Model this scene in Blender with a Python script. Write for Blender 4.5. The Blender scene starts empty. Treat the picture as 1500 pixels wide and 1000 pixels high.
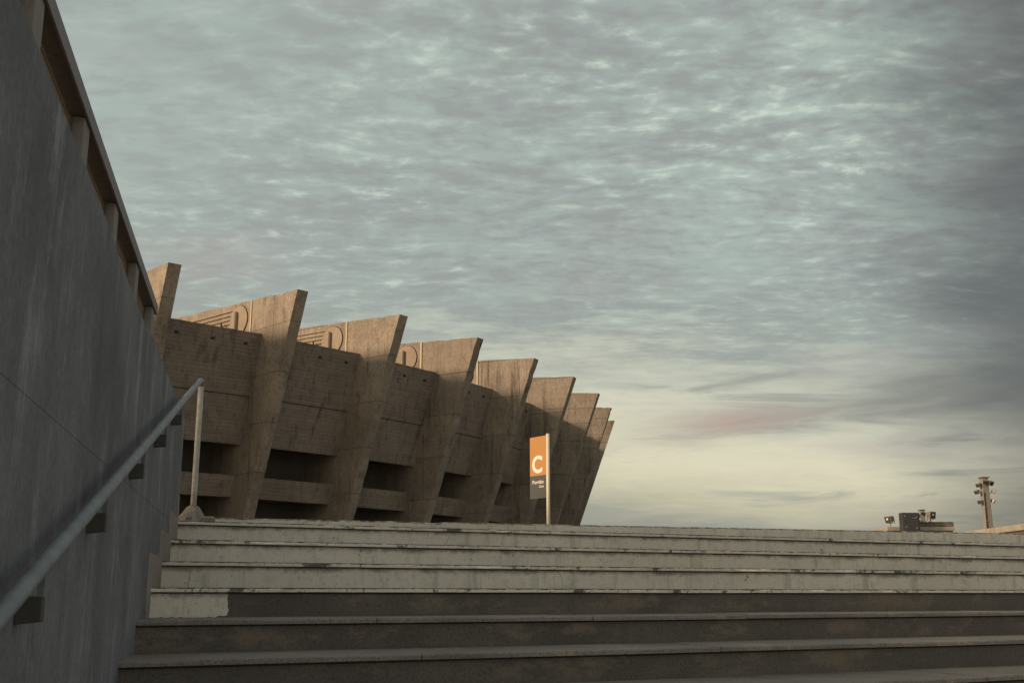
import bpy, bmesh, math, random
from mathutils import Vector, Matrix, noise
random.seed(7)
R = math.radians
S = bpy.context.scene
C = S.collection
PI = math.pi

# ------------------------------------------------------------------ camera
EYE = 1.694
cd = bpy.data.cameras.new('camera'); cam = bpy.data.objects.new('camera', cd); C.objects.link(cam)
cam.location = (0, 0, EYE); cam.rotation_euler = (R(90 + 13.02), 0, 0)
cd.sensor_width = 36; cd.lens = 38.4; cd.clip_start = .05; cd.clip_end = 12000
S.camera = cam

# ------------------------------------------------------------------ light
SUN_AZ, SUN_EL = 247, 19          # azimuth clockwise from +Y, elevation
sd = bpy.data.lights.new('sun', 'SUN'); sun = bpy.data.objects.new('sun', sd); C.objects.link(sun)
sd.energy = 3.6; sd.angle = R(8.0); sd.color = (1.0, .765, .52)
sv = Vector((math.sin(R(SUN_AZ)) * math.cos(R(SUN_EL)), math.cos(R(SUN_AZ)) * math.cos(R(SUN_EL)), math.sin(R(SUN_EL))))
sun.rotation_euler = sv.to_track_quat('Z', 'Y').to_euler(); sun.location = (-60, -20, 60)
S.view_settings.view_transform = 'Standard'; S.view_settings.look = 'None'
S.view_settings.exposure = 0; S.view_settings.gamma = 1; S.view_settings.use_curve_mapping = False

def lin(r, g, b):
    f = lambda c: (c / 255 / 12.92) if c / 255 <= .04045 else ((c / 255 + .055) / 1.055) ** 2.4
    return (f(r), f(g), f(b), 1)

class NT:                                     # small node-tree writer
    def __init__(s, tree): s.t = tree; s.n = tree.nodes; s.l = tree.links
    def put(s, i, v):
        if v is None: return
        if isinstance(v, bpy.types.NodeSocket): s.l.new(v, i)
        else: i.default_value = v
    def math(s, op, a, b=None, c=None, clamp=False):
        n = s.n.new('ShaderNodeMath'); n.operation = op; n.use_clamp = clamp
        for k, v in enumerate((a, b, c)): s.put(n.inputs[k], v)
        return n.outputs[0]
    def vmath(s, op, a, b=None, sc=None):
        n = s.n.new('ShaderNodeVectorMath'); n.operation = op; s.put(n.inputs[0], a); s.put(n.inputs[1], b)
        if sc is not None: s.put(n.inputs['Scale'], sc)
        return n.outputs[0]
    def noise(s, vec, scale, det=4, rough=.55, dist=0):
        n = s.n.new('ShaderNodeTexNoise'); s.put(n.inputs['Vector'], vec)
        n.inputs['Scale'].default_value = scale; n.inputs['Detail'].default_value = det
        n.inputs['Roughness'].default_value = rough; n.inputs['Distortion'].default_value = dist
        return n.outputs[0]
    def vnoise(s, vec, scale):
        n = s.n.new('ShaderNodeTexNoise'); s.put(n.inputs['Vector'], vec); n.inputs['Scale'].default_value = scale; n.inputs['Detail'].default_value = 3
        return n.outputs[1]
    def ramp(s, fac, stops, interp='LINEAR'):
        n = s.n.new('ShaderNodeValToRGB'); s.put(n.inputs[0], fac); e = n.color_ramp; e.interpolation = interp
        while len(e.elements) < len(stops): e.elements.new(.5)
        for el, (p, c) in zip(e.elements, stops):
            el.position = p; el.color = c if len(c) == 4 else (*c, 1)
        return n.outputs[0]
    def map(s, v, a, b, c=0, d=1, smooth=False):
        n = s.n.new('ShaderNodeMapRange'); n.clamp = True
        if smooth: n.interpolation_type = 'SMOOTHSTEP'
        s.put(n.inputs[0], v)
        for k, x in enumerate((a, b, c, d)): s.put(n.inputs[k + 1], x)
        return n.outputs[0]
    def mix(s, f, a, b, mode='MIX'):
        n = s.n.new('ShaderNodeMix'); n.data_type = 'RGBA'; n.blend_type = mode
        s.put(n.inputs[0], f); s.put(n.inputs[6], a); s.put(n.inputs[7], b); return n.outputs[2]
    def sep(s, v):
        n = s.n.new('ShaderNodeSeparateXYZ'); s.put(n.inputs[0], v); return n.outputs
    def comb(s, x, y, z):
        n = s.n.new('ShaderNodeCombineXYZ')
        for k, v in enumerate((x, y, z)): s.put(n.inputs[k], v)
        return n.outputs[0]

# ------------------------------------------------------------------ world: Nishita sky behind an evening cloud deck
W = bpy.data.worlds.new('World'); S.world = W; W.use_nodes = True
w = NT(W.node_tree); w.n.clear()
sky = w.n.new('ShaderNodeTexSky'); sky.sky_type = 'NISHITA'; sky.sun_disc = False
sky.sun_elevation = R(SUN_EL); sky.sun_rotation = R(SUN_AZ)
b1 = w.n.new('ShaderNodeBackground'); b1.inputs[1].default_value = .06; w.l.new(sky.outputs[0], b1.inputs[0])
d = w.n.new('ShaderNodeTexCoord').outputs['Generated']
dx, dy, dz = w.sep(d)[:3]
zz = w.math('MAXIMUM', dz, 0.0)
den = w.math('ADD', zz, .10)
P = w.comb(w.math('DIVIDE', dx, den), w.math('DIVIDE', dy, den), 0)
big = w.noise(P, .9, 4, .55, .2)
reg = w.noise(w.vmath('ADD', P, (5.2, 1.7, 0)), 1.6, 4, .55, .2)
P2 = w.vmath('ADD', P, w.vmath('SCALE', w.vmath('SUBTRACT', w.vnoise(P, 2.2), (.5, .5, .5)), sc=.11))
Q = w.vmath('MULTIPLY', P2, (.62, 1.25, 1))
mid = w.noise(Q, 5.0, 6, .60, .2)
m2 = w.noise(w.vmath('MULTIPLY', P2, (.85, 1.5, 1)), 14.5, 2, .5, 0)
m3 = w.noise(w.vmath('MULTIPLY', P2, (.9, 1.3, 1)), 36, 3, .6, 0)
mm = w.math('ADD', w.math('MULTIPLY', m2, .62), w.math('MULTIPLY', m3, .38))
mm = w.math('ADD', w.math('MULTIPLY', mm, .8), w.math('MULTIPLY', mid, .2))
AZ = w.math('ARCTAN2', dx, dy)
lay = w.noise(w.comb(w.math('MULTIPLY', AZ, 2.6), w.math('MULTIPLY', zz, 13), .3), 1.0, 4, .6, .3)
lay2 = w.noise(w.comb(w.math('MULTIPLY', AZ, 6), w.math('MULTIPLY', zz, 46), 1.3), 1.0, 6, .62, .7)
tilt = w.math('MULTIPLY', w.map(AZ, R(4), R(26), 0, 1, True), .045)
zwarp = w.math('ADD', w.math('ADD', zz, tilt), w.math('MULTIPLY', w.math('SUBTRACT', lay, .5), .08))
zwarp = w.math('ADD', zwarp, w.math('MULTIPLY', w.math('SUBTRACT', lay2, .5), w.map(zz, .06, .16, .035, .075)))
zwarp = w.math('ADD', zwarp, w.math('MULTIPLY', w.math('SUBTRACT', mid, .5), w.map(zz, .13, .24, 0, .16)))
base = w.ramp(zwarp, [(0, lin(168, 163, 150)), (.076, lin(160, 159, 147)), (.100, lin(205, 199, 170)), (.126, lin(232, 225, 194)),
                      (.160, lin(222, 219, 196)), (.205, lin(198, 201, 184)), (.245, lin(168, 176, 169)), (.31, lin(172, 182, 176)),
                      (.42, lin(176, 188, 181)), (.56, lin(172, 185, 178)), (1, lin(160, 172, 170))])
amp = w.math('MULTIPLY', w.map(zz, .15, .32, .12, 1, True), w.map(w.math('ABSOLUTE', w.math('SUBTRACT', AZ, R(14))), R(8), R(34), .95, .52, True))
# grey-mauve lumps of the altocumulus deck
lump = w.math('MULTIPLY', w.map(mid, .46, .62, 0, 1, True), w.math('MULTIPLY', amp, .32))
col = w.mix(lump, base, lin(158, 160, 157))
soft = w.math('MULTIPLY', w.map(big, .44, .62, 0, 1, True), w.math('MULTIPLY', amp, .42))
col = w.mix(soft, col, lin(152, 156, 154))
# pale gaps between the lumps
val = w.math('MULTIPLY', w.math('POWER', w.map(mm, .505, .36, 0, 1), 1.7), .9)
col = w.mix(w.math('MULTIPLY', w.map(mm, .49, .60, 0, 1, True), w.math('MULTIPLY', amp, .55)), col, lin(154, 155, 152))
gap = w.math('MULTIPLY', w.math('MULTIPLY', val, amp), w.map(reg, .36, .60, .40, 1.25, True))
col = w.mix(w.math('MINIMUM', gap, 1), col, lin(214, 226, 212))
col = w.mix(w.math('MULTIPLY', w.map(mid, .52, .34, 0, 1, True), w.math('MULTIPLY', amp, .40)), col, lin(184, 203, 193))
# faint pink cast on parts of the deck
col = w.mix(w.math('MULTIPLY', w.map(w.noise(w.vmath('ADD', P, (9, 4, 0)), 1.3, 3, .5), .5, .68, 0, 1, True), .35), col, lin(180, 170, 166))
# low grey streaks across the glow
st = w.math('MULTIPLY', w.map(lay2, .54, .70, 0, 1, True), w.map(zz, .26, .16, 0, .75, True))
col = w.mix(st, col, lin(160, 161, 150))
def blob(az, z0, sa, sz, warp=.0, slope=0.0):
    a = w.math('DIVIDE', w.math('SUBTRACT', AZ, R(az)), R(sa))
    zz2 = w.math('ADD', zz, w.math('MULTIPLY', w.math('SUBTRACT', lay2, .5), warp))
    zz2 = w.math('SUBTRACT', zz2, w.math('MULTIPLY', w.math('SUBTRACT', AZ, R(az)), slope))
    b = w.math('DIVIDE', w.math('SUBTRACT', zz2, z0), sz)
    return w.math('POWER', 2.718, w.math('MULTIPLY', w.math('ADD', w.math('MULTIPLY', a, a), w.math('MULTIPLY', b, b)), -1))
col = w.mix(w.math('MULTIPLY', blob(14.5, .153, 6.5, .014, .06, .05), .75), col, lin(160, 160, 150))
col = w.mix(w.math('MULTIPLY', blob(21.5, .162, 7, .013, .06, .03), .65), col, lin(146, 146, 139))
col = w.mix(w.math('MULTIPLY', blob(11.8, .153, 3.4, .009, .045, .06), .55), col, lin(198, 166, 152))
col = w.mix(w.math('MULTIPLY', blob(10.0, .112, 6, .016, .02, .02), .6), col, lin(232, 226, 196))
# lens vignette painted into the sky: darker band to the right, fading out beyond
wob = w.math('ADD', AZ, w.math('MULTIPLY', w.math('SUBTRACT', lay, .5), .22))
dark = w.math('MULTIPLY', w.map(wob, R(16), R(27.5), 0, 1, True), w.map(wob, R(60), R(105), 1, 0, True))
col = w.mix(w.math('MULTIPLY', dark, .80), col, lin(88, 89, 89))
# evening brightness grows smoothly towards the low sun
sdot = w.n.new('ShaderNodeVectorMath'); sdot.operation = 'DOT_PRODUCT'; w.l.new(d, sdot.inputs[0]); sdot.inputs[1].default_value = sv
glow = w.map(sdot.outputs['Value'], .1, 1, 0, 1, True)
col = w.mix(1.0, col, w.mix(glow, (1, 1, 1, 1), (1.75, 1.5, 1.2, 1)), 'MULTIPLY')
b2 = w.n.new('ShaderNodeBackground'); w.l.new(col, b2.inputs[0]); b2.inputs[1].default_value = .95
ms = w.n.new('ShaderNodeMixShader'); ms.inputs[0].default_value = .93
w.l.new(b1.outputs[0], ms.inputs[1]); w.l.new(b2.outputs[0], ms.inputs[2])
wo = w.n.new('ShaderNodeOutputWorld'); w.l.new(ms.outputs[0], wo.inputs[0])

# ------------------------------------------------------------------ materials
def material(name, rough=.85, metal=0, spec=.3):
    m = bpy.data.materials.new(name); m.use_nodes = True
    n = NT(m.node_tree); bs = m.node_tree.nodes['Principled BSDF']
    bs.inputs['Roughness'].default_value = rough; bs.inputs['Metallic'].default_value = metal
    bs.inputs['Specular IOR Level'].default_value = spec
    return m, n, bs
def bump(n, bs, h, strength=.4, dist=.02):
    b = n.n.new('ShaderNodeBump'); b.inputs['Strength'].default_value = strength; b.inputs['Distance'].default_value = dist
    n.put(b.inputs['Height'], h); n.l.new(b.outputs[0], bs.inputs['Normal'])
def concrete(name, c1, c2, stain, streak=.5, board=0, big=.35, grain=60, bstr=.4, rough=.88, bdist=.02, speck=.25, pour=0, fleck=0):
    m, n, bs = material(name, rough)
    p = n.n.new('ShaderNodeNewGeometry').outputs['Position']
    oi = n.n.new('ShaderNodeObjectInfo').outputs['Random']
    a = n.noise(p, big, 8, .7, .15)
    col = n.mix(n.map(a, .38, .62), (*c1, 1), (*c2, 1))
    v = n.noise(n.vmath('MULTIPLY', p, (1, 1, .16)), big * 6, 6, .72, 0)
    v2 = n.noise(n.vmath('MULTIPLY', p, (1, 1, .07)), big * 26, 4, .7, 0)
    patch = n.noise(p, big * 3.2, 6, .75, 0)
    col = n.mix(n.math('MULTIPLY', n.map(n.math('ADD', n.math('MULTIPLY', v, .6), n.math('MULTIPLY', patch, .4)), .50, .62, 0, 1, True), streak), col, (*stain, 1))
    col = n.mix(n.math('MULTIPLY', n.map(v2, .52, .70, 0, 1, True), streak * .55), col, tuple(min(1, x * 1.45) for x in c2) + (1,))
    g = n.noise(p, grain, 4, .75)
    col = n.mix(speck, col, n.ramp(g, [(.3, (0.2, 0.2, 0.2)), (.7, (.8, .8, .8))]), 'OVERLAY')
    h = n.math('ADD', n.math('MULTIPLY', g, .5), n.math('MULTIPLY', patch, .5))
    z = n.sep(p)[2]
    if fleck:                                 # lime specks, scuffs and darker damp stains
        fl = n.map(n.noise(n.vmath('MULTIPLY', p, (1, 1, .55)), 8.5, 4, .7, .3), .70, .76, 0, .6, True)
        col = n.mix(fl, col, (.5, .49, .48, 1))
        col = n.mix(n.map(n.noise(n.vmath('MULTIPLY', p, (1, 1, .3)), 1.5, 6, .7, .2), .52, .7, 0, .55, True), col, (.085, .08, .082, 1))
        col = n.mix(n.map(n.noise(p, 19, 5, .8), .67, .72, 0, .6, True), col, (.06, .055, .055, 1))
    if pour:                                  # day joints and per-lift tone
        zp = n.math('ADD', n.math('DIVIDE', z, pour), n.math('MULTIPLY', oi, 3))
        wn = n.n.new('ShaderNodeTexWhiteNoise'); wn.noise_dimensions = '2D'
        n.put(wn.inputs['W'] if wn.noise_dimensions == '1D' else wn.inputs['Vector'], n.comb(n.math('FLOOR', zp), n.math('MULTIPLY', oi, 9), 0))
        col = n.mix(n.math('MULTIPLY', wn.outputs[0], .28), col, tuple(x * .7 for x in c2) + (1,))
        fr = n.math('FRACT', n.math('ADD', zp, n.math('MULTIPLY', n.math('SUBTRACT', patch, .5), .03)))
        ln = n.math('MULTIPLY', n.map(fr, 0, .02, 1, 0), n.map(v2, .42, .6, .2, 1))
        col = n.mix(n.math('MULTIPLY', ln, .6), col, (*stain, 1)); h = n.math('SUBTRACT', h, ln)
    if board or pour:                         # black run-off
        ro = n.noise(n.vmath('MULTIPLY', p, (1, 1, .06)), 1.7, 5, .7, 0)
        ro = n.math('MULTIPLY', n.map(ro, .53, .68, 0, 1, True), n.map(n.noise(p, .5, 4, .6), .4, .6, .25, .8, True))
        col = n.mix(ro, col, tuple(x * .72 for x in stain) + (1,))
    if board:
        zb = n.math('DIVIDE', z, board)
        idx = n.math('FLOOR', zb); fr = n.math('FRACT', zb)
        line = n.math('ADD', n.map(fr, 0, .10, 1, 0), n.map(fr, .93, 1, 0, 1))
        wn = n.n.new('ShaderNodeTexWhiteNoise'); wn.noise_dimensions = '1D'; n.put(wn.inputs['W'], idx)
        lat = n.noise(n.vmath('MULTIPLY', p, (.6, .6, 7)), 1.6, 6, .8)
        col = n.mix(n.math('MULTIPLY', wn.outputs[0], .20), col, (*stain, 1))
        col = n.mix(n.math('MULTIPLY', n.map(lat, .45, .66), .28), col, (*stain, 1))
        col = n.mix(n.math('MULTIPLY', line, .30), col, (*[x * .5 for x in stain], 1))
        h = n.math('SUBTRACT', n.math('ADD', h, n.math('MULTIPLY', wn.outputs[0], .8)), n.math('MULTIPLY', line, .9))
    n.l.new(col, bs.inputs['Base Color'])
    bump(n, bs, h, bstr, bdist)
    return m
def plain(name, c, rough=.6, metal=0, var=.25, scale=8, bstr=.15):
    m, n, bs = material(name, rough, metal, .4)
    p = n.n.new('ShaderNodeNewGeometry').outputs['Position']
    a = n.noise(p, scale, 5, .65)
    col = n.mix(n.map(a, .35, .68), (*c, 1), (*[x * (1 - var) for x in c], 1))
    n.l.new(col, bs.inputs['Base Color']); bump(n, bs, n.noise(p, scale * 8, 3), bstr, .003)
    return m

M = {}
M['fin'] = concrete('stadium_concrete', (.385, .305, .24), (.275, .217, .172), (.14, .108, .085), .55, 0, .45, 6, .8, .9, .06, .42, 2.9)
M['fin_board'] = concrete('board_formed_concrete', (.36, .285, .232), (.26, .206, .17), (.135, .103, .084), .6, .22, .4, 8, .5, .9, .03)
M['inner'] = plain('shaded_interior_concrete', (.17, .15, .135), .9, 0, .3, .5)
M['hole'] = plain('scupper_lining', (.05, .045, .04), .9)
M['strip'] = plain('pale_conduit_paint', (.62, .48, .33), .55, 0, .2, 3)
M['plate'] = concrete('anchor_concrete', (.40, .31, .23), (.33, .255, .19), (.20, .15, .11), .3, 0, 1.2, 20, .3)
M['wall'] = concrete('grey_wall_concrete', (.25, .245, .265), (.15, .148, .16), (.34, .335, .36), .85, 0, .9, 45, .35, .85, .01, .3, 0, 1)
M['esplanade'] = concrete('esplanade_paving', (.17, .155, .14), (.14, .125, .11), (.1, .09, .08), .2, 0, .4, 20)
M['ground'] = concrete('plaza_paving', (.42, .38, .33), (.34, .31, .27), (.26, .235, .2), .2, 0, .6, 30)
M['column'] = concrete('grey_column_paint', (.34, .31, .295), (.29, .265, .25), (.21, .19, .18), .3, 0, 1.5, 60, .2)
M['soffit'] = plain('dark_roof_paint', (.17, .14, .125), .7)
M['fascia'] = plain('dull_fascia_paint', (.26, .22, .225), .6)
M['slat'] = plain('sun_glint_louvre_metal', (.36, .25, .155), .5, .2)  # orange of sun glinting through the screen, put into the slat colour
M['rail'] = plain('galvanised_rail_paint', (.27, .285, .31), .6, .1, .3, 14, .25)
M['post'] = plain('old_cream_post_paint', (.62, .58, .52), .6, .0, .35, 18, .3)
M['bracket'] = plain('dark_bracket_steel', (.10, .09, .085), .7, .0)
M['mortar'] = concrete('rough_mortar', (.34, .30, .26), (.26, .23, .20), (.15, .13, .11), .3, 0, 6, 60, .9, .9, .02)
M['orange'] = plain('orange_sign_enamel', (.52, .235, .072), .5, 0, .06, 3, .02)
M['sign_grey'] = plain('charcoal_sign_enamel', (.085, .085, .08), .5, 0, .1, 3, .02)
M['letter'] = plain('white_lettering_and_glint', (.85, .78, .66), .5, 0, .03, 3, .01)
M['pole'] = plain('cream_sign_pole_paint', (.82, .70, .52), .45, 0, .1, 4, .03)
M['pale'] = concrete('pale_weathered_render', (.42, .36, .29), (.34, .29, .23), (.2, .16, .12), .6, 0, 1.2, 12)
M['dark_edge'] = concrete('mossy_roof_edge', (.2, .17, .14), (.13, .11, .09), (.07, .06, .05), .9, 0, 1.5, 12)
M['cabinet'] = plain('dark_cabinet_paint', (.055, .05, .055), .6, 0, .2, 3)
M['lamp_body'] = plain('floodlight_housing', (.30, .245, .205), .5, .3, .2, 3)
M['lamp_glass'] = plain('floodlight_glass', (.09, .085, .08), .2, .2, .1, 3, .02)
M['mast'] = concrete('mast_concrete', (.27, .23, .205), (.22, .19, .165), (.2, .17, .15), .4, 0, .5, 6)
M['ladder'] = plain('mast_ladder_slot', (.05, .05, .05), .7)

def stair_white(name, kind):
    m, n, bs = material(name, .8)
    geo = n.n.new('ShaderNodeNewGeometry').outputs['Position']
    ob = n.n.new('ShaderNodeTexCoord').outputs['Object']
    oi = n.n.new('ShaderNodeObjectInfo').outputs['Random']
    a = n.noise(geo, .8, 6, .65, .3); f = n.noise(geo, 55, 4, .75); mid = n.noise(geo, 7, 6, .7, .4)
    vs = n.noise(n.vmath('MULTIPLY', geo, (1, 1, .12)), 9, 5, .7)
    col = n.mix(n.map(a, .35, .65), (.90, .79, .69, 1), (.78, .675, .585, 1))
    col = n.mix(n.math('MULTIPLY', n.map(mid, .50, .68, 0, 1, True), .45), col, (.52, .47, .40, 1))
    col = n.mix(n.math('MULTIPLY', n.map(vs, .52, .68, 0, 1, True), .6), col, (.5, .45, .38, 1))
    col = n.mix(n.math('MULTIPLY', n.map(f, .55, .68, 0, 1, True), .5), col, (.38, .33, .29, 1))
    pits = n.math('MULTIPLY', n.map(n.noise(geo, 24, 5, .7, .8), .635, .70, 0, 1, True), .85)
    col = n.mix(pits, col, (.08, .07, .06, 1))
    vo = n.n.new('ShaderNodeTexVoronoi'); vo.feature = 'DISTANCE_TO_EDGE'; vo.inputs['Scale'].default_value = 1.15
    n.put(vo.inputs['Vector'], n.vmath('ADD', n.vmath('MULTIPLY', geo, (1, 1, .35)), n.vmath('SCALE', n.vnoise(geo, 5), sc=.12)))
    crack = n.math('MULTIPLY', n.map(vo.outputs['Distance'], .001, .004, 1, 0), n.map(n.noise(geo, 2.3, 3, .6), .50, .62, 0, .45))
    col = n.mix(crack, col, (.10, .085, .075, 1))
    z = n.sep(ob)[2]
    if kind == 'slab':       # worn black arris, bare patches where the paint has gone
        e = n.math('ADD', z, n.math('MULTIPLY', n.math('SUBTRACT', n.noise(geo, 16, 5, .75), .5), .022))
        col = n.mix(n.map(e, -.0085, -.0045, 0, .93, True), col, (.045, .038, .034, 1))
        col = n.mix(n.math('MULTIPLY', n.map(n.noise(geo, 3.6, 6, .75, .3), .56, .62, 0, 1, True), .85), col, (.07, .06, .052, 1))
    elif kind == 'riser':    # grime below the joint, plus painted-in shade under the nosing
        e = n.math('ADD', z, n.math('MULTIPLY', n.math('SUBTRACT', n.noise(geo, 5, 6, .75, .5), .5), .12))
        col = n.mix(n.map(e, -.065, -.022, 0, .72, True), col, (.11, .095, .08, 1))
    if kind == 'kerb':       # black lichen on everything that faces up
        nz = n.sep(n.n.new('ShaderNodeNewGeometry').outputs['True Normal'])[2]
        col = n.mix(n.map(nz, .25, .5, 0, n.map(n.noise(geo, 12, 4, .7), .35, .6, .35, .97)), col, (.06, .05, .045, 1))
    n.l.new(col, bs.inputs['Base Color'])
    bump(n, bs, n.math('ADD', n.math('MULTIPLY', f, .5), n.math('SUBTRACT', mid, pits)), .6, .006)
    return m
def stair_dark(name, kind):
    m, n, bs = material(name, .75)
    geo = n.n.new('ShaderNodeNewGeometry').outputs['Position']
    a = n.noise(geo, 1.3, 6, .7, .5); f = n.noise(geo, 90, 3, .75)
    if kind == 'slab':
        col = n.mix(n.map(a, .35, .65), (.33, .275, .245, 1), (.215, .18, .162, 1))
        col = n.mix(n.math('MULTIPLY', n.map(n.noise(geo, 2.0, 4, .6), .58, .63, 0, 1, True), .5), col, (.48, .37, .27, 1))
        col = n.mix(n.map(f, .45, .62, 0, .7), col, (.12, .105, .10, 1))
    else:
        col = n.mix(n.map(a, .35, .7), (.125, .105, .094, 1), (.185, .155, .138, 1))
        r = n.map(n.noise(n.vmath('ADD', n.vmath('MULTIPLY', geo, (1, 1, 2.2)), (3.7, 1, 0)), 1.5, 8, .72, .1), .50, .60, 0, .95, True)
        ozz = n.sep(n.n.new('ShaderNodeTexCoord').outputs['Object'])[2]
        r = n.math('MULTIPLY', r, n.map(n.math('ADD', ozz, n.math('MULTIPLY', n.math('SUBTRACT', n.noise(geo, 6, 5, .7), .5), .16)), -.17, -.08, .35, 1, True))
        r = n.math('MULTIPLY', r, n.map(f, .4, .6, .5, 1))
        col = n.mix(r, col, (.29, .215, .16, 1))
        col = n.mix(n.map(n.noise(geo, 6, 5, .8, 1.2), .66, .74, 0, .6, True), col, (.45, .40, .35, 1))
        col = n.mix(n.map(f, .47, .64, 0, .65), col, (.07, .06, .055, 1))
    n.l.new(col, bs.inputs['Base Color']); bump(n, bs, n.math('ADD', a, n.math('MULTIPLY', f, .6)), .4, .005)
    return m
M['white_slab'] = stair_white('whitewashed_tread_edge', 'slab')
M['white_riser'] = stair_white('whitewashed_riser', 'riser')
M['white_kerb'] = stair_white('whitewashed_kerb', 'kerb')
M['dark_slab'] = stair_dark('speckled_granite_tread', 'slab')
M['dark_riser'] = stair_dark('stained_dark_riser', 'riser')

# ------------------------------------------------------------------ mesh helpers
def link(name, me, mat, parent=None):
    o = bpy.data.objects.new(name, me); C.objects.link(o)
    if mat and not me.materials: me.materials.append(mat)
    if parent: o.parent = parent
    return o
def build(name, bm, mat, parent=None, bevel=0, smooth=False):
    if bevel:
        bmesh.ops.bevel(bm, geom=bm.edges[:], offset=bevel, segments=1, profile=.5, affect='EDGES')
    bmesh.ops.recalc_face_normals(bm, faces=bm.faces[:])
    me = bpy.data.meshes.new(name); bm.to_mesh(me); bm.free()
    if smooth:
        for p in me.polygons: p.use_smooth = True
    return link(name, me, mat, parent)
def tag(o, label=None, cat=None, group=None, kind=None):
    for k, v in (('label', label), ('category', cat), ('group', group), ('kind', kind)):
        if v: o[k] = v
    return o
def empty(name, loc=(0, 0, 0), rz=0):
    o = bpy.data.objects.new(name, None); C.objects.link(o); o.location = loc; o.rotation_euler = (0, 0, rz)
    o.empty_display_size = .3
    return o
def copy_tree(o, parent=None):
    c = o.copy(); C.objects.link(c); c.parent = parent
    for ch in [x for x in bpy.data.objects if x.parent == o]: copy_tree(ch, c)
    return c
def box(bm, x0, x1, y0, y1, z0, z1, mtx=None):
    v = [bm.verts.new((x, y, z)) for x in (x0, x1) for y in (y0, y1) for z in (z0, z1)]
    for f in ((0, 1, 3, 2), (4, 6, 7, 5), (0, 4, 5, 1), (2, 3, 7, 6), (0, 2, 6, 4), (1, 5, 7, 3)):
        bm.faces.new([v[i] for i in f])
    if mtx: bmesh.ops.transform(bm, matrix=mtx, verts=v)
    return v
def hexa(bm, q0, q1):                        # prism between two 3-D polygons
    a = [bm.verts.new(p) for p in q0]; b = [bm.verts.new(p) for p in q1]
    bm.faces.new(a); bm.faces.new(b[::-1])
    for i in range(len(a)):
        j = (i + 1) % len(a); bm.faces.new((a[j], a[i], b[i], b[j]))
    return a + b
def tube(bm, p0, p1, r0, r1=None, n=16):
    p0 = Vector(p0); p1 = Vector(p1); r1 = r0 if r1 is None else r1
    q = (p1 - p0).to_track_quat('Z', 'Y').to_matrix()
    rings = []
    for p, r in ((p0, r0), (p1, r1)):
        rings.append([p + q @ Vector((r * math.cos(2 * PI * i / n), r * math.sin(2 * PI * i / n), 0)) for i in range(n)])
    return hexa(bm, rings[0], rings[1])
def bx(name, dims, mat, parent, bevel=0, mtx=None):
    bm = bmesh.new(); box(bm, *dims, mtx=mtx); return build(name, bm, mat, parent, bevel)

LAND = EYE + .55                              # esplanade level
TH = R(25.4)                                  # stairs turn 25.4 degrees from the view direction
AW = R(-12.93)                                # azimuth of the side wall
wdir = Vector((math.sin(AW), math.cos(AW), 0)); wlat = Vector((math.cos(AW), -math.sin(AW), 0))
def wp(b, s, z): return wdir * s - wlat * b + Vector((0, 0, EYE + z))     # b: metres left of the lens, s: along the wall
sa = Vector((math.cos(TH), math.sin(TH), 0)); sn = Vector((-math.sin(TH), math.cos(TH), 0))

# ------------------------------------------------------------------ setting
def ground_sheet(name, pts, z, mat):
    bm = bmesh.new(); bm.faces.new([bm.verts.new((p.x, p.y, z)) for p in pts])
    return tag(build(name, bm, mat), kind='structure')
RUN = .582; RISE = .155; P0 = 7.95
far = 3500
pe = P0 + RUN + .14
ground_sheet('plaza_ground', [Vector(p) for p in ((-far, -far, 0), (far, -far, 0), (far, far, 0), (-far, far, 0))], 0, M['ground'])
# esplanade: everything uphill of the stair head, plus the terrace behind the side wall
A0 = sn * pe + sa * ((-.7 + .216 * pe) / .976)
bm = bmesh.new()
tl = wp(.79, (pe - .117) / .976, 0); tl.z = 0
pts = [A0 * 1, sn * pe + sa * 60, sn * pe + sa * 60 + Vector((far, 0, 0)), Vector((far, far, 0)), Vector((-far, far, 0)),
       Vector((-far, -30, 0)), wp(.79, -14, 0)]
bm.faces.new([bm.verts.new((p.x, p.y, LAND)) for p in pts])
tag(build('esplanade_ground', bm, M['esplanade']), kind='structure')
bm = bmesh.new()                              # retaining edge of the esplanade, right of the stairs
e0 = sn * pe + sa * 24.2; e1 = sn * pe + sa * 60; e2 = e1 + Vector((far, 0, 0))
for a_, b_ in ((e0, e1), (e1, e2)):
    hexa(bm, [(a_.x, a_.y, -.1), (a_.x, a_.y, LAND - .004), (a_.x + .2, a_.y + .3, LAND - .004), (a_.x + .2, a_.y + .3, -.1)],
         [(b_.x, b_.y, -.1), (b_.x, b_.y, LAND - .004), (b_.x + .2, b_.y + .3, LAND - .004), (b_.x + .2, b_.y + .3, -.1)])
tag(build('retaining_edge', bm, M['ground']), kind='structure')

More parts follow.
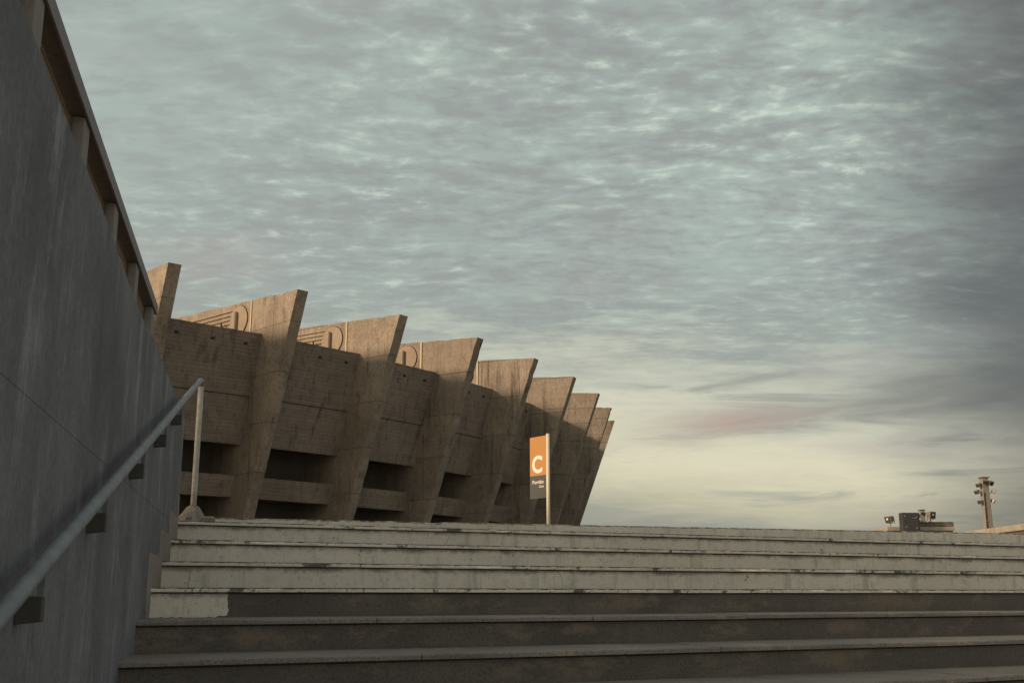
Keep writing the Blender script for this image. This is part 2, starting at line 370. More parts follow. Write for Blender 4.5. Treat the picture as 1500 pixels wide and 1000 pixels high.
# ------------------------------------------------------------------ staircase
stairs = tag(empty('staircase', (0, 0, 0), TH), 'wide weathered outdoor stairs, upper risers whitewashed and lower ones stained dark', 'stairs')
def u0(p): return (-.543 + .216 * p) / .976 - .10
U1 = 24.0
def slab(k, ua, ub, z, rag, depth, mat, th=.024, z_slope=0, oz=0):
    """one tread stone with a ragged front arris; local origin on its top at the front"""
    bm = bmesh.new(); n = max(3, int((ub - ua) / .028)) if rag else 1
    rows = []
    for i in range(n + 1):
        u = ua + (ub - ua) * i / n; x = u - ua
        if rag:
            chip = max(0, noise.noise(Vector((u * 3.1, k * 7.3, 1.7))) - .22) * rag * 2.6 + abs(noise.noise(Vector((u * 26, k * 3.3, 4)))) * rag * .42
            low = chip * .75; back = noise.noise(Vector((u * 9, k * 5.1, 9))) * rag * .3
        else: chip = low = back = 0
        zt = z_slope * u
        rows.append([bm.verts.new(p) for p in ((x, chip * .8 + .003, zt - low), (x, back, zt - .006 - low), (x, back * .6, -th + back * .2),
                                              (x, .06, -th), (x, depth, -th), (x, depth, zt), (x, .05, zt))])
    for a, b in zip(rows, rows[1:]):
        for j in range(7): bm.faces.new((a[j], a[(j + 1) % 7], b[(j + 1) % 7], b[j]))
    bm.faces.new(rows[0]); bm.faces.new(rows[-1][::-1])
    return build('tread_slab', bm, mat)
for k in range(0, 14):
    p = P0 - RUN * k; z = EYE + (3.07 - k) * RISE + .024
    white = k <= 2
    top = (k == 0)
    ul = u0(p)
    bm = bmesh.new()                          # the riser and body of the step
    back = RUN + .12 if k else RUN + .10
    box(bm, 0, U1 - ul, 0, back, -RISE - .03, -.034)
    box(bm, .002, U1 - ul - .002, .022, back, -.034, -.024)       # recessed bed joint
    st = build('step', bm, M['white_riser'] if white else M['dark_riser'], stairs)
    st.location = (ul, p, z)
    u = ul; rnd = random.Random(k * 11 + 3)
    if k <= 6:
        while u < U1 - .3:
            L = rnd.uniform(1.05, 1.75); ub = min(U1, u + L)
            if U1 - ub < .5: ub = U1
            s = slab(k, u, ub - .006, z, .016 if k < 4 else .007, RUN + .02, M['white_slab'] if k <= 3 else M['dark_slab'], z_slope=0)
            s.parent = st; s.location = (u - ul, -.022 + rnd.uniform(-.003, .003), rnd.uniform(-.0015, .0015)); u = ub
    else:
        s = slab(k, u, U1, z, 0, RUN + .02, M['dark_slab']); s.parent = st; s.location = (0, -.022, 0)
    if k == 3:                                # whitewashed patch at the wall end of the first dark riser
        bm = bmesh.new(); w_ = 1.235 - ul; h0, h1 = -RISE - .012, -.030
        out = [(0.0, h1)]
        for i in range(46):                   # ragged brushed end and lower edge
            t = i / 45; dn = min(1, t / .30); ac = max(0, (t - .30) / .70)
            x = w_ - .012 * (1 - dn) - ac * w_; z2 = h1 + (h0 + .008 - h1) * dn
            if .22 < t < .42: x -= .012 * math.sin((t - .22) / .2 * PI) ** 2; z2 += .010 * math.sin((t - .22) / .2 * PI) ** 2
            out.append((max(0.0, x + (noise.noise(Vector((t * 22, 1, 4))) * .008 if dn < 1 else 0)), z2 + (abs(noise.noise(Vector((t * 30, 2, 9)))) * .016 if dn == 1 else 0)))
        hexa(bm, [(x, -.004, zz_) for x, zz_ in out], [(x, .004, zz_) for x, zz_ in out])
        build('paint_patch', bm, M['white_riser'], st)
# head of the stairs: a low whitewashed kerb on the last step, top not quite level
p = P0 + RUN; ul = u0(p) ; hz = EYE + .553
hd = bpy.data.meshes.new('x')
bm = bmesh.new(); n = 620; rows = []
for i in range(n + 1):
    x = (U1 - ul) * i / n; u = ul + x
    t = .0092 * u
    chip = max(0, noise.noise(Vector((u * 2.2, 3.3, 8))) - .25) * .05 + abs(noise.noise(Vector((u * 23, 8, 2)))) * .006
    rows.append([bm.verts.new(q) for q in ((x, 0, -.25), (x, .0 + noise.noise(Vector((u * 12, 1, 1))) * .003, t - .012 - chip),
                                          (x, .012 + chip, t - chip * .6), (x, .14, t), (x, .14, -.25))])
for a, b in zip(rows, rows[1:]):
    for j in range(5): bm.faces.new((a[j], a[(j + 1) % 5], b[(j + 1) % 5], b[j]))
bm.faces.new(rows[0]); bm.faces.new(rows[-1][::-1])
kb = build('kerb', bm, M['white_kerb'], stairs); kb.location = (ul, p, hz)
bpy.data.meshes.remove(hd)
# side cheek that closes the right end of the flight
bx('end_cheek', (U1 + .004, U1 + .3, .3, P0 + RUN + .14, -.05, LAND + .25), M['ground'], stairs, .01)

# ------------------------------------------------------------------ side wall
sw = tag(empty('side_wall', wp(.543, 7.95, 0) - Vector((0, 0, EYE)), PI / 2 - AW - PI / 2), 'tall grey concrete wall rising beside the stairs, with vertical drip stains', 'wall')
sw.rotation_euler = (0, 0, -AW)               # local y runs along the wall, local x points to the stairs
def wl(s, z): return (s - 7.95, EYE + z)
bm = bmesh.new(); prof = [(-14, -EYE - .1), (-14, 1.21)]
s_ = -13.5
while s_ < 7.6:
    t_ = 1.212 + (-.03 * math.exp(-((s_ - 4.7) / .6) ** 2)) + noise.noise(Vector((s_ * 2, 5, 5))) * .008
    prof.append((s_, t_)); s_ += .12
prof += [(7.62, 1.2), (7.70, 1.23), (7.78, 1.215), (7.90, 1.20), (7.95, 1.18), (7.95, -EYE - .1)]
q0 = [(0, *wl(a, b)) for a, b in prof]; q1 = [(-.25, *wl(a, b)) for a, b in prof]
# upper and lower pour, with a recessed joint between them at eye height + .45
def clip(pr, lo, hi): return [(a, min(max(b, lo), hi)) for a, b in pr]
up = [(a, b) for a, b in prof if b > .5]; up = [(-14, .4525)] + up + [(7.95, .4525)]
hexa(bm, [(0, *wl(a, b)) for a, b in up], [(-.25, *wl(a, b)) for a, b in up])
build('upper_pour', bm, M['wall'], sw)
bm = bmesh.new()
lo = [(-14, -EYE - .1), (-14, .451), (7.95, .451), (7.95, -EYE - .1)]
hexa(bm, [(0.0, *wl(a, b)) for a, b in lo], [(-.25, *wl(a, b)) for a, b in lo])
lo = [(-14, .44), (-14, .47), (7.945, .47), (7.945, .44)]
hexa(bm, [(-.003, *wl(a, b)) for a, b in lo], [(-.24, *wl(a, b)) for a, b in lo])
build('lower_pour', bm, M['wall'], sw)
tops = {3: .212, 2: .362, 1: .512, 0: .665}
for k in (3, 2, 1, 0):                        # whitewash brushed up the wall beside each step
    s0 = ((P0 - RUN * k) - .117) / .976 - .25; s1 = s0 + .596
    if k == 0: s1 = 7.945
    zb = (3.07 - k - 1) * RISE + .02
    jig = lambda: random.uniform(-.006, .006)
    pts = [(s0 + .03, zb - .0), (s0 + .005, zb + .05), (s0 + jig(), tops[k] - .06), (s0 + .012, tops[k]), (s0 + .3, tops[k] + jig()), (s1 - .02, tops[k] + jig()), (s1, tops[k] - .03), (s1, zb)]
    bm = bmesh.new(); hexa(bm, [(.004 + .0007 * k, *wl(a, b)) for a, b in pts], [(-.002, *wl(a, b)) for a, b in pts])
    build('painted_skirting', bm, M['white_riser'], sw)

# ------------------------------------------------------------------ handrail
RS0, RS1 = (.43, .2), (.484, 8.6)
def rail_pt(s):
    t = (s - 2.378) / 6.222
    return wp(.484, s, -.039 + 1.650 * t)
end = rail_pt(8.6)
hr = tag(empty('handrail', (end.x, end.y, LAND)), 'grey tubular handrail climbing along the wall to a pale end post', 'handrail')
def off(v): return Vector(v) - Vector((end.x, end.y, LAND))
def bent(bm, pts, r, n=20):
    rings = []
    for i, p in enumerate(pts):
        a = pts[max(0, i - 1)]; b = pts[min(len(pts) - 1, i + 1)]
        t = (b - a).normalized(); x = t.cross(Vector((0, 0, 1)))
        if x.length < .05: x = wlat.copy()
        x.normalize(); y = t.cross(x)
        rings.append([bm.verts.new(p + (x * math.cos(2 * PI * k / n) + y * math.sin(2 * PI * k / n)) * r) for k in range(n)])
    for a, b in zip(rings, rings[1:]):
        for k in range(n): bm.faces.new((a[k], a[(k + 1) % n], b[(k + 1) % n], b[k]))
    bm.faces.new(rings[0][::-1]); bm.faces.new(rings[-1])
bm = bmesh.new()
pts = [off(rail_pt(s)) for s in (-3, 2, 4, 6, 7.5, 8.3, 8.50)]
e = off(rail_pt(8.6)); pts += [e + Vector((0, 0, -.010)), e + wdir * .025 + Vector((0, 0, -.03)), e + wdir * .03 + Vector((0, 0, -.06))]
bent(bm, pts, .0205)
build('rail_tube', bm, M['rail'], hr, smooth=True)
bm = bmesh.new(); bent(bm, [e + wdir * .03 + Vector((0, 0, z)) for z in (-.045, -.4, -.8)] + [Vector((e.x, e.y, .02)) + wdir * .03], .0215)
build('end_post', bm, M['post'], hr, smooth=True)
bm = bmesh.new()                              # lump of mortar round the foot
n = 22; prev = None; c0 = Vector((e.x, e.y, 0)) + wdir * .03
for j, (r, z) in enumerate(((.105, -.02), (.098, .015), (.075, .05), (.05, .085), (.03, .10), (.0, .105))):
    ring = []
    for i in range(n):
        a = 2 * PI * i / n; q = 1 + .28 * noise.noise(Vector((math.cos(a) * 1.6, math.sin(a) * 1.6, j * .5)))
        ring.append(bm.verts.new(c0 + Vector((math.cos(a) * r * q, math.sin(a) * r * q, z * (1 + .2 * noise.noise(Vector((a, j, 2))))))))
    if prev:
        for i in range(n): bm.faces.new((prev[i], prev[(i + 1) % n], ring[(i + 1) % n], ring[i]))
    prev = ring
build('mortar_foot', bm, M['mortar'], hr, smooth=True)
bm = bmesh.new(); mt = Matrix.Translation(c0 + wlat * .045) @ Matrix.Rotation(TH, 4, 'Z')
box(bm, -.12, .11, -.08, .05, -.03, .02, mt); build('mortar_pad', bm, M['mortar'], hr, .012)
for s in (6.85, 5.87, 4.88, 3.82, 2.83, 1.84, .85):
    zr = rail_pt(s).z - EYE
    bm = bmesh.new()
    q = [(.5425, -.150), (.5425, -.085), (.484, -.085), (.484, -.144)]
    hexa(bm, [off(wp(b, s - .02, zr + z)) for b, z in q], [off(wp(b, s + .02, zr + z)) for b, z in q])
    bk = build('bracket', bm, M['bracket'], hr, .002)
    bm = bmesh.new()
    q = [(.500, -.084), (.500, -.012), (.484, -.012), (.484, -.084)]
    hexa(bm, [off(wp(b, s - .006, zr + z)) for b, z in q], [off(wp(b, s + .006, zr + z)) for b, z in q])
    build('stem', bm, M['rail'], bk)

# ------------------------------------------------------------------ colonnade above the wall
BC = 2.4; HC = 5.93
col_end = 24.2
co = wp(BC, 10.6, 0); co.z = LAND
cn = tag(empty('colonnade', co, -AW), 'dark flat roofed colonnade with grey columns and louvre screens above the left wall', 'colonnade')
zt = EYE + HC - LAND                          # roof underside in local z
bm = bmesh.new(); box(bm, -1.6, 0, -8, col_end - 10.6, zt, zt + .16); build('roof_slab', bm, M['soffit'], cn)
bx('fascia', (.002, .03, -8, col_end - 10.6 + .01, zt - .02, zt + .19), M['fascia'], cn)
cols = [10.6 + 3.22 * i for i in range(-2, 5)]
for s in cols:
    y = s - 10.6
    bx('column', (-.23, -.012, y, y + .42, .0, zt - .003), M['column'], cn, .008)
bm = bmesh.new(); slat0 = None
for s in cols:                                # louvre screens between the columns
    y = s - 10.6 + .43
    if slat0 is None:
        bx('screen_frame', (-.21, -.155, y, y + .04, .0, zt - .004), M['soffit'], cn)
        bm2 = bmesh.new(); zz_ = .15
        while zz_ < zt - .06:
            box(bm2, -.20, -.165, .045, 2.76, zz_, zz_ + .035); zz_ += .075
        slat0 = build('louvre_screen', bm2, M['slat'], cn); slat0['kind'] = 'stuff'; slat0.location = (0, y, 0)
    else:
        o = slat0.copy(); C.objects.link(o); o.parent = cn; o.location = (0, y, 0)
        bx('screen_frame', (-.21, -.155, y, y + .04, .0, zt - .004), M['soffit'], cn)
    bx('screen_frame', (-.21, -.155, y + 2.74, y + 2.78, .0, zt - .004), M['soffit'], cn)
bm.free()

# ------------------------------------------------------------------ stadium
SC = Vector((-68.16, 118.235, 0)); SR = 79.03; T0, DT = 140.63, -5.82
def frame(i):
    t = R(T0 + DT * i); return Matrix.Translation((SC.x + SR * math.sin(t), SC.y + SR * math.cos(t), 0)) @ Matrix.Rotation(PI / 2 - t, 4, 'Z')
so = frame(0).translation.copy(); so.z = LAND
stad = tag(empty('stadium', so), 'curved concrete stadium with tall outward leaning buttress fins, sunlit along their tops', 'stadium')
def place(o, i):
    m = frame(i); o.parent = stad; o.location = (m.translation.x - so.x, m.translation.y - so.y, 0); o.rotation_euler = (0, 0, m.to_euler().z)
ZT = 16.95; FT = .75
def xo(z): return -.352 * (ZT - z)
def xi(z): return -3.62 - .262 * (14.8 - z)
RISET = .058
def fin_mesh(seed, split):
    bm = bmesh.new(); rnd = random.Random(seed)
    top = []
    n = 60
    for i in range(n + 1):                    # upper edge, chipped, from the outer tip inwards
        x = -20 * (i / n) ** 1.3
        ch = max(0, noise.noise(Vector((x * .9, seed * 3.1, 0))) - .2) * .22 + abs(noise.noise(Vector((x * 3, seed, 4)))) * .035
        top.append((x, ZT - RISET * x - (ch if 0 < i < n else 0)))
    inner = [(-20, 14.2), (-12.5, 9.5), (-12.5, 0)]
    def jx(z): return xo(z) - max(0, noise.noise(Vector((z * 1.3, seed * 2.7, 3))) - .25) * .16 - abs(noise.noise(Vector((z * 4, seed, 7)))) * .03
    def edge(z0, z1, n): return [(jx(z0 + (z1 - z0) * i / n), z0 + (z1 - z0) * i / n) for i in range(n + 1)]
    outer = edge(0, ZT - .25, 40)
    def prism(poly, y0, y1):
        hexa(bm, [(x, y0, z) for x, z in poly], [(x, y1, z) for x, z in poly])
    if not split:
        prism(top + inner + outer, -FT, 0)
    else:
        zs = split
        # x where inner side crosses
        prism(top + [(-20, zs + 1.3), (-7.5, zs + .015)] + edge(zs + .015, ZT - .25, 8), -FT, 0)
        prism([(-7.5, zs - .015), (-20, zs + 1.25), (-20, 14.2), (-12.5, 9.5), (-12.5, 0)] + edge(0, zs - .015, 32), -FT, 0)
        prism([(xo(zs) - .03, zs + .05), (-7.5, zs + .05), (-7.5, zs - .05), (xo(zs) - .03, zs - .05)], -FT + .03, -.03)
    bmesh.ops.recalc_face_normals(bm, faces=bm.faces[:])
    me = bpy.data.meshes.new('buttress_fin'); bm.to_mesh(me); bm.free(); me.materials.append(M['fin'])
    return me
# sub-parts built once
def mk(name, bm, mat, bevel=0):
    if bevel: bmesh.ops.bevel(bm, geom=bm.edges[:], offset=bevel, segments=1, affect='EDGES')
    bmesh.ops.recalc_face_normals(bm, faces=bm.faces[:])
    me = bpy.data.meshes.new(name); bm.to_mesh(me); bm.free(); me.materials.append(mat); return me
bm = bmesh.new(); n = 40; c = (-6.35, 16.15); rr = 1.02
ring = [(c[0] + rr * math.cos(2 * PI * i / n), c[1] + rr * .93 * math.sin(2 * PI * i / n)) for i in range(n)]
hexa(bm, [(x, -FT - .07, z) for x, z in ring], [(x, -FT + .03, z) for x, z in ring])
me_disc = mk('anchor_disc', bm, M['plate'])
bm = bmesh.new(); n = 40                      # thin dark rim around the disc
for i in range(n):
    a0, a1 = 2 * PI * i / n, 2 * PI * (i + 1) / n
    P_ = lambda r, a: (c[0] + r * math.cos(a), c[1] + r * .93 * math.sin(a))
    q = [P_(rr + .002, a0), P_(rr + .04, a0), P_(rr + .04, a1), P_(rr + .002, a1)]
    hexa(bm, [(x, -FT - .03, z) for x, z in q], [(x, -FT + .02, z) for x, z in q])
me_rim = mk('anchor_rim', bm, M['hole'])
bm = bmesh.new(); box(bm, -6.85, -6.40, -FT - .30, -FT - .06, 15.5, 16.75)
me_block = mk('anchor_block', bm, M['plate'], .05)
bm = bmesh.new(); box(bm, -9.0, 0, -FT - .09, -FT + .01, -.032, .032)
me_bar = mk('tie_bar', bm, M['plate'], .02)
bm = bmesh.new(); hexa(bm, [(-4.99, -FT - .06, 14.5), (-4.87, -FT - .06, 14.5), (-4.87, -FT - .06, ZT + .28), (-4.99, -FT - .06, ZT + .285)],
                       [(-4.99, -FT + .02, 14.5), (-4.87, -FT + .02, 14.5), (-4.87, -FT + .02, ZT + .28), (-4.99, -FT + .02, ZT + .285)])
me_strip = mk('conduit', bm, M['strip'])
bm = bmesh.new(); tube(bm, (-7.95, -FT - .30, 14.4), (-7.95, -FT - .30, 16.25), .05, n=8); me_pipe = mk('service_pipe', bm, M['hole'])
bm = bmesh.new(); tube(bm, (-10.6, -FT - .75, 15.0), (-10.6, -FT - .75, 15.75), .05, n=8); box(bm, -10.8, -10.25, -FT - .9, -FT - .6, 15.75, 16.0)
me_cam = mk('roof_lamp', bm, M['lamp_body'])
def sub(name, me, parent, loc=(0, 0, 0)):
    o = bpy.data.objects.new(name, me); C.objects.link(o); o.parent = parent; o.location = loc; return o

i_from, i_to = -3, 10
F1 = frame(1); F0i = F1.inverted() @ frame(0)
def Rt(x, z, y=0): return (x, -FT - .004, z) if y == 0 else (x, -FT - y, z)          # on the left face of fin i
def Lf(x, z): v = F0i @ Vector((x, .004, 0)); return (v.x, v.y, z)                  # on the right face of fin i-1
def bay(zlo, zhi, dx=0, th=.32, name='x', mat=None, dx2=None):
    bm = bmesh.new()
    q = [(xi(zhi) + dx, zhi), (xi(zlo) + dx, zlo), (xi(zlo) + dx - th, zlo), (xi(zhi) + dx - th, zhi)]
    n = 14
    rows = []
    for k in range(n + 1):
        f = k / n; row = []
        for j, (x, z) in enumerate(q):
            a = Vector(Lf(x, z)); b = Vector(Rt(x, z)); v = a.lerp(b, f)
            if j in (0, 3) and 0 < k < n: v.z -= abs(noise.noise(Vector((k * 1.3, zhi, 1)))) * .05
            row.append(bm.verts.new(v))
        rows.append(row)
    for a, b in zip(rows, rows[1:]):
        for j in range(4): bm.faces.new((a[j], a[(j + 1) % 4], b[(j + 1) % 4], b[j]))
    bm.faces.new(rows[0]); bm.faces.new(rows[-1][::-1])
    return mk(name, bm, mat)
me_up = bay(11.12, 14.85, 0, .34, 'infill_panel', M['fin_board'])
me_lo = bay(8.26, 11.085, -.05, .30, 'infill_panel', M['fin_board'])
me_sp = bay(5.16, 6.44, .05, .5, 'spandrel_beam', M['fin_board'])
me_pl = bay(0, 2.1, .02, .5, 'base_wall', M['fin_board'])
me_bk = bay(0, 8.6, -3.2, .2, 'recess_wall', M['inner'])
def flat_slab(z0, z1, x0, x1, name, mat):
    bm = bmesh.new(); hexa(bm, [Lf(x0, z0), Rt(x0, z0), Rt(x1, z0), Lf(x1, z0)], [Lf(x0, z1), Rt(x0, z1), Rt(x1, z1), Lf(x1, z1)])
    return mk(name, bm, mat)
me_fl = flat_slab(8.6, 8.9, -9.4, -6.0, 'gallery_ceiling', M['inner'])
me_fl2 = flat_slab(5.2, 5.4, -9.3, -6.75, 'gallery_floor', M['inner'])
bm = bmesh.new(); box(bm, -.02, .05, -.12, .12, -.065, .065)
me_hole = mk('scupper', bm, M['hole'])
split_for = {3: 14.6, 5: 14.35, 6: 14.3, 7: 14.4}
for i in range(i_from, i_to + 1):
    f = bpy.data.objects.new('buttress_fin', fin_mesh(i + 5, split_for.get(i))); C.objects.link(f); place(f, i)
    if i <= 5:
        sub('anchor_disc', me_disc, f); sub('anchor_rim', me_rim, f); sub('anchor_block', me_block, f)
        for j in range(6): sub('tie_bar', me_bar, f, (-6.93, 0, 15.55 + .27 * j)).rotation_euler = (0, R(2.0), 0)
        sub('service_pipe', me_pipe, f)
    sub('conduit', me_strip, f)
    if i == 1: sub('roof_lamp', me_cam, f)
    if i > i_from:
        for nm, me in (('infill_panel', me_up), ('infill_panel', me_lo), ('spandrel_beam', me_sp), ('base_wall', me_pl), ('recess_wall', me_bk),
                       ('gallery_ceiling', me_fl), ('gallery_floor', me_fl2)):
            o = bpy.data.objects.new(nm, me); C.objects.link(o); place(o, i)
            if nm == 'infill_panel' and me is me_up:
                a = Vector(Lf(xi(14.15), 14.15)); b = Vector(Rt(xi(14.15), 14.15)); ang = math.atan2((b - a).y, (b - a).x)
                for f_ in (.22, .55, .86):
                    v = a.lerp(b, f_); h = sub('scupper', me_hole, o, v); h.rotation_euler = (0, R(14.7), ang - PI / 2)

# ------------------------------------------------------------------ gate sign
pb = Vector((.955, 28.95, LAND))
sg = tag(empty('gate_sign', pb), 'orange and charcoal gate sign with a white letter C on a slim pole', 'sign')
px = Vector((.624, -.782, 0)); pnrm = Vector((-.782, -.624, 0))
def panel(name, z0, z1, mat):
    bm = bmesh.new(); th = .03
    p1 = px * -.05; p0 = px * -.715
    hexa(bm, [p0 + pnrm * th + Vector((0, 0, z0)), p1 + pnrm * th + Vector((0, 0, z0)), p1 + pnrm * th + Vector((0, 0, z1)), p0 + pnrm * th + Vector((0, 0, z1))],
         [p0 - pnrm * th + Vector((0, 0, z0)), p1 - pnrm * th + Vector((0, 0, z0)), p1 - pnrm * th + Vector((0, 0, z1)), p0 - pnrm * th + Vector((0, 0, z1))])
    return build(name, bm, mat, sg)
zb = EYE - LAND
po = panel('orange_panel', zb + 3.085, zb + 4.13, M['orange'])
pg = panel('charcoal_panel', zb + 2.48, zb + 3.081, M['sign_grey'])
bm = bmesh.new(); tube(bm, (0, 0, 0), (0, 0, zb + 4.17), .048, n=20); build('pole', bm, M['pole'], sg, smooth=True)
bm = bmesh.new(); box(bm, -.14, .14, -.14, .14, 0, .015); build('base_plate', bm, M['pole'], sg)
def text(name, body, size, x, z, parent, bold=0, shear=0, align='LEFT', sx=1):
    cu = bpy.data.curves.new(name, 'FONT'); cu.body = body; cu.size = size; cu.offset = bold; cu.extrude = .003; cu.shear = shear; cu.align_x = align
    t = bpy.data.objects.new(name, cu); C.objects.link(t)
    dg = bpy.context.evaluated_depsgraph_get(); dg.update()
    me = bpy.data.meshes.new_from_object(t.evaluated_get(dg)); bpy.data.objects.remove(t); bpy.data.curves.remove(cu)
    me.materials.clear()
    m = Matrix(((px.x, 0, pnrm.x, 0), (px.y, 0, pnrm.y, 0), (0, 1, 0, 0), (0, 0, 0, 1)))
    me.transform(Matrix.Translation(px * (x - .715) + pnrm * .033 + Vector((0, 0, z))) @ m @ Matrix.Diagonal((sx, 1, 1, 1)))
    return link(name, me, M['letter'], parent)
text('letter_c', 'C', .62, .09, zb + 3.175, po, .020, sx=1.0)
text('word_portao', 'Portão', .130, .575, zb + 2.872, pg, .002, align='RIGHT', sx=1.32)
text('word_gate', 'Gate', .085, .575, zb + 2.765, pg, .0008, .25, 'RIGHT', sx=1.22)

# ------------------------------------------------------------------ ramp parapet rail at the right
ra = Vector((11.58, 25.0, 0)); rb = Vector((11.52, 29.6, 0)); rd = (rb - ra).normalized(); rl = rd.cross(Vector((0, 0, 1)))
r0 = ra - rd * 5; L = (rb - r0).length
rr_ = tag(empty('ramp_railing', (r0.x, r0.y, LAND), math.atan2(rd.y, rd.x)), 'brown beam railing with thin bars at the far right edge of the esplanade', 'railing')
zc = .95
bx('top_beam', (-3, L, -.06, .06, zc - .09, zc + .05), M['pale'], rr_, .008)
bx('bottom_beam', (-3, L, -.04, .04, .30, .36), M['pale'], rr_, .005)
for x in (.1, 2.4, 4.7, 7.0, L - .12):
    bx('post', (x - .05, x + .05, -.05, .05, 0, zc - .091), M['pale'], rr_, .004)
n = 0; x = -2.9
bar = None
while x < L - .2:
    if bar is None: bar = bx('bar', (-.012, .012, -.012, .012, .361, zc - .092), M['lamp_body'], rr_)
    else:
        o = bar.copy(); C.objects.link(o); o.parent = rr_; bar = o
    bar.location = (x, 0, 0); x += .075

# ------------------------------------------------------------------ roof of a low building, its floodlights, far masts
kx0, kx1, ky = 23.7, 27.95, 70
kz = EYE - LAND
ks = tag(empty('low_building', ((kx0 + kx1) / 2, ky, LAND)), 'low pale building behind the stair top with a mossy dark roof edge', 'building')
hw = (kx1 - kx0) / 2
bx('wall', (-hw + .05, hw - .05, 0, 5, 0, 3.90 + kz + .0), M['pale'], ks, .02)
bx('roof', (-hw, hw, -.15, 5.1, 3.905 + kz, 4.16 + kz), M['pale'], ks, .02)
bx('roof_edge', (-hw + 1.15, hw - .01, -.10, .12, 4.162 + kz, 4.41 + kz), M['dark_edge'], ks, .03)
for j in range(15):
    x = -hw + 1.25 + j * .2
    bx('coping_tile', (x, x + .15, -.13, .15, 4.412 + kz, 4.46 + kz + (.015 if j % 3 else .0)), M['dark_edge'], ks, .008)
cb = tag(empty('equipment_cabinet', (24.92, ky - .7, LAND)), 'square dark equipment cabinet standing before the low building', 'cabinet')
bx('cabinet_body', (-.54, .54, -.28, .28, 0, 4.98 + kz), M['cabinet'], cb, .02)
bx('door_panel', (-.47, .47, -.30, -.282, 3.7 + kz, 4.90 + kz), M['cabinet'], cb, .008)
for x, z in ((-.36, 4.78), (.36, 4.70), (-.3, 4.1), (.36, 4.05)):
    bx('bolt_plate', (x - .04, x + .04, -.32, -.302, z + kz - .05, z + kz + .03), M['rail'], cb)
bx('handle', (.1, .3, -.33, -.302, 4.62 + kz, 4.65 + kz), M['rail'], cb)
def flood(loc, yaw, pitch, label, sc=1.0):
    t = tag(empty('floodlight', loc), label, 'floodlight', 'pair of floodlights over the low building')
    bm = bmesh.new(); tube(bm, (0, 0, 0), (0, 0, .28), .03, n=8); build('stand', bm, M['lamp_body'], t)
    m = Matrix.Translation((0, 0, .50)) @ Matrix.Rotation(yaw, 4, 'Z') @ Matrix.Rotation(pitch, 4, 'X') @ Matrix.Scale(sc, 4)
    bm = bmesh.new()
    hexa(bm, [m @ Vector(p) for p in ((-.27, -.2, -.22), (.27, -.2, -.22), (.27, -.2, .22), (-.27, -.2, .22))],
         [m @ Vector(p) for p in ((-.17, .2, -.13), (.17, .2, -.13), (.17, .2, .13), (-.17, .2, .13))])
    h = build('housing', bm, M['lamp_body'], t, .015)
    bm = bmesh.new(); box(bm, -.21, .21, -.225, -.203, -.17, .17, m); build('lens', bm, M['lamp_glass'], h)
    bm = bmesh.new(); box(bm, -.10, .06, -.232, -.226, -.02, .10, m); build('lens_glint', bm, M['letter'], h)  # pale patch laid on the lens as a painted glint
    bm = bmesh.new()
    for x in (-.285, .275): box(bm, x, x + .02, -.03, .03, -.26, .04, m)
    box(bm, -.285, .295, -.03, .03, -.28, -.262, m); build('yoke', bm, M['lamp_body'], t)
flood((24.0, ky + .1, LAND + 4.16 + kz), R(-62), R(16), 'small floodlight left of the dark cabinet on the low roof')
flood((26.55, ky + .05, LAND + 4.41 + kz), R(32), R(10), 'small square floodlight right of the dark cabinet on the low roof', 1.05)
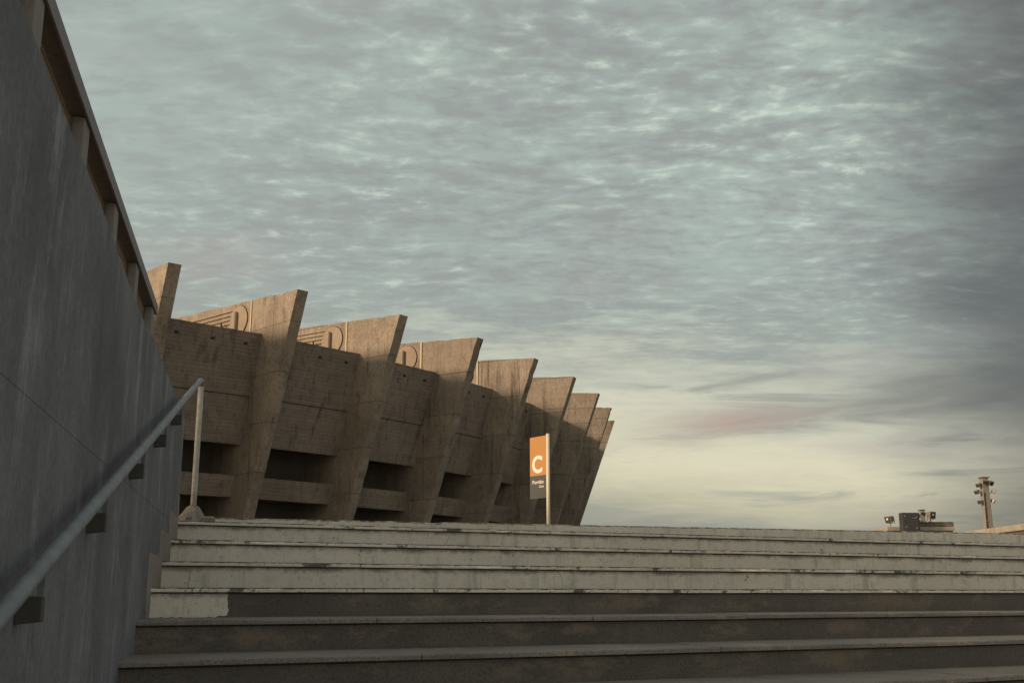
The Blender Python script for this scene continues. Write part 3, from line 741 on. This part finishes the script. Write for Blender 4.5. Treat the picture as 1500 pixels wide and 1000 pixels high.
def mast(X, Y, lean, label, seed):
    t = tag(empty('floodlight_mast', (X, Y, LAND), R(lean)), label, 'floodlight mast', 'concrete floodlight masts far off at the right')
    H = 25 - .55; hw_ = .82
    bm = bmesh.new(); hexa(bm, [(-hw_ * 1.12, -hw_, 0), (hw_ * 1.12, -hw_, 0), (hw_ * 1.12, hw_, 0), (-hw_ * 1.12, hw_, 0)],
                           [(-hw_ * .8, -hw_, H), (hw_ * .8, -hw_, H), (hw_ * .8, hw_, H), (-hw_ * .8, hw_, H)])
    build('shaft', bm, M['mast'], t, .05)
    bx('cap', (-.95, .95, -1.05, 1.05, H + .005, H + .25), M['mast'], t, .03)
    # ladder in its slot on the front, left of the middle
    bx('ladder_slot', (-.66, -.30, -hw_ - .05, -hw_ - .004, 0, H - 3.2), M['ladder'], t)
    for z in range(3, 21, 3): bx('rung_cage', (-.72, -.24, -hw_ - .12, -hw_ - .052, z + .0, z + .14), M['mast'], t)
    rnd = random.Random(seed)
    for x, z, yaw, dn in ((-1.25, H - 1.5, -55, 25), (1.35, H - 1.2, 50, 30), (-1.75, H - 3.0, -70, 30), (1.85, H - 2.9, 68, 25), (.9, H - 1.1, 15, 35),
                          (-1.2, H - 5.2, -60, 20), (1.45, H - 5.0, 60, 35), (-.3, H - .9, -10, 30)):
        m = Matrix.Translation((x, -hw_ - .5 if abs(x) < 1 else -.2, z)) @ Matrix.Rotation(R(yaw), 4, 'Z') @ Matrix.Rotation(R(dn), 4, 'X') @ Matrix.Scale(1.12, 4)
        bm = bmesh.new()
        hexa(bm, [m @ Vector(p) for p in ((-.5, -.38, -.38), (.5, -.38, -.38), (.5, -.38, .38), (-.5, -.38, .38))],
             [m @ Vector(p) for p in ((-.32, .4, -.24), (.32, .4, -.24), (.32, .4, .24), (-.32, .4, .24))])
        h = build('lamp_head', bm, M['lamp_body'], t, .03)
        bm = bmesh.new(); box(bm, -.42, .42, -.42, -.384, -.3, .3, m); build('lens', bm, M['cabinet'], h)
        bm = bmesh.new(); tube(bm, (x * .9, -.1 if abs(x) >= 1 else -hw_ - .3, z - .15), (x * .4, -.5, z - .55), .07, n=8); build('arm', bm, M['lamp_body'], t)
mast(104.2, 242, 0, 'taller looking concrete floodlight mast near the right edge', 3)
mast(125.2, 337, 0, 'distant floodlight mast whose lamps just clear the stair top beside the dark cabinet', 9)
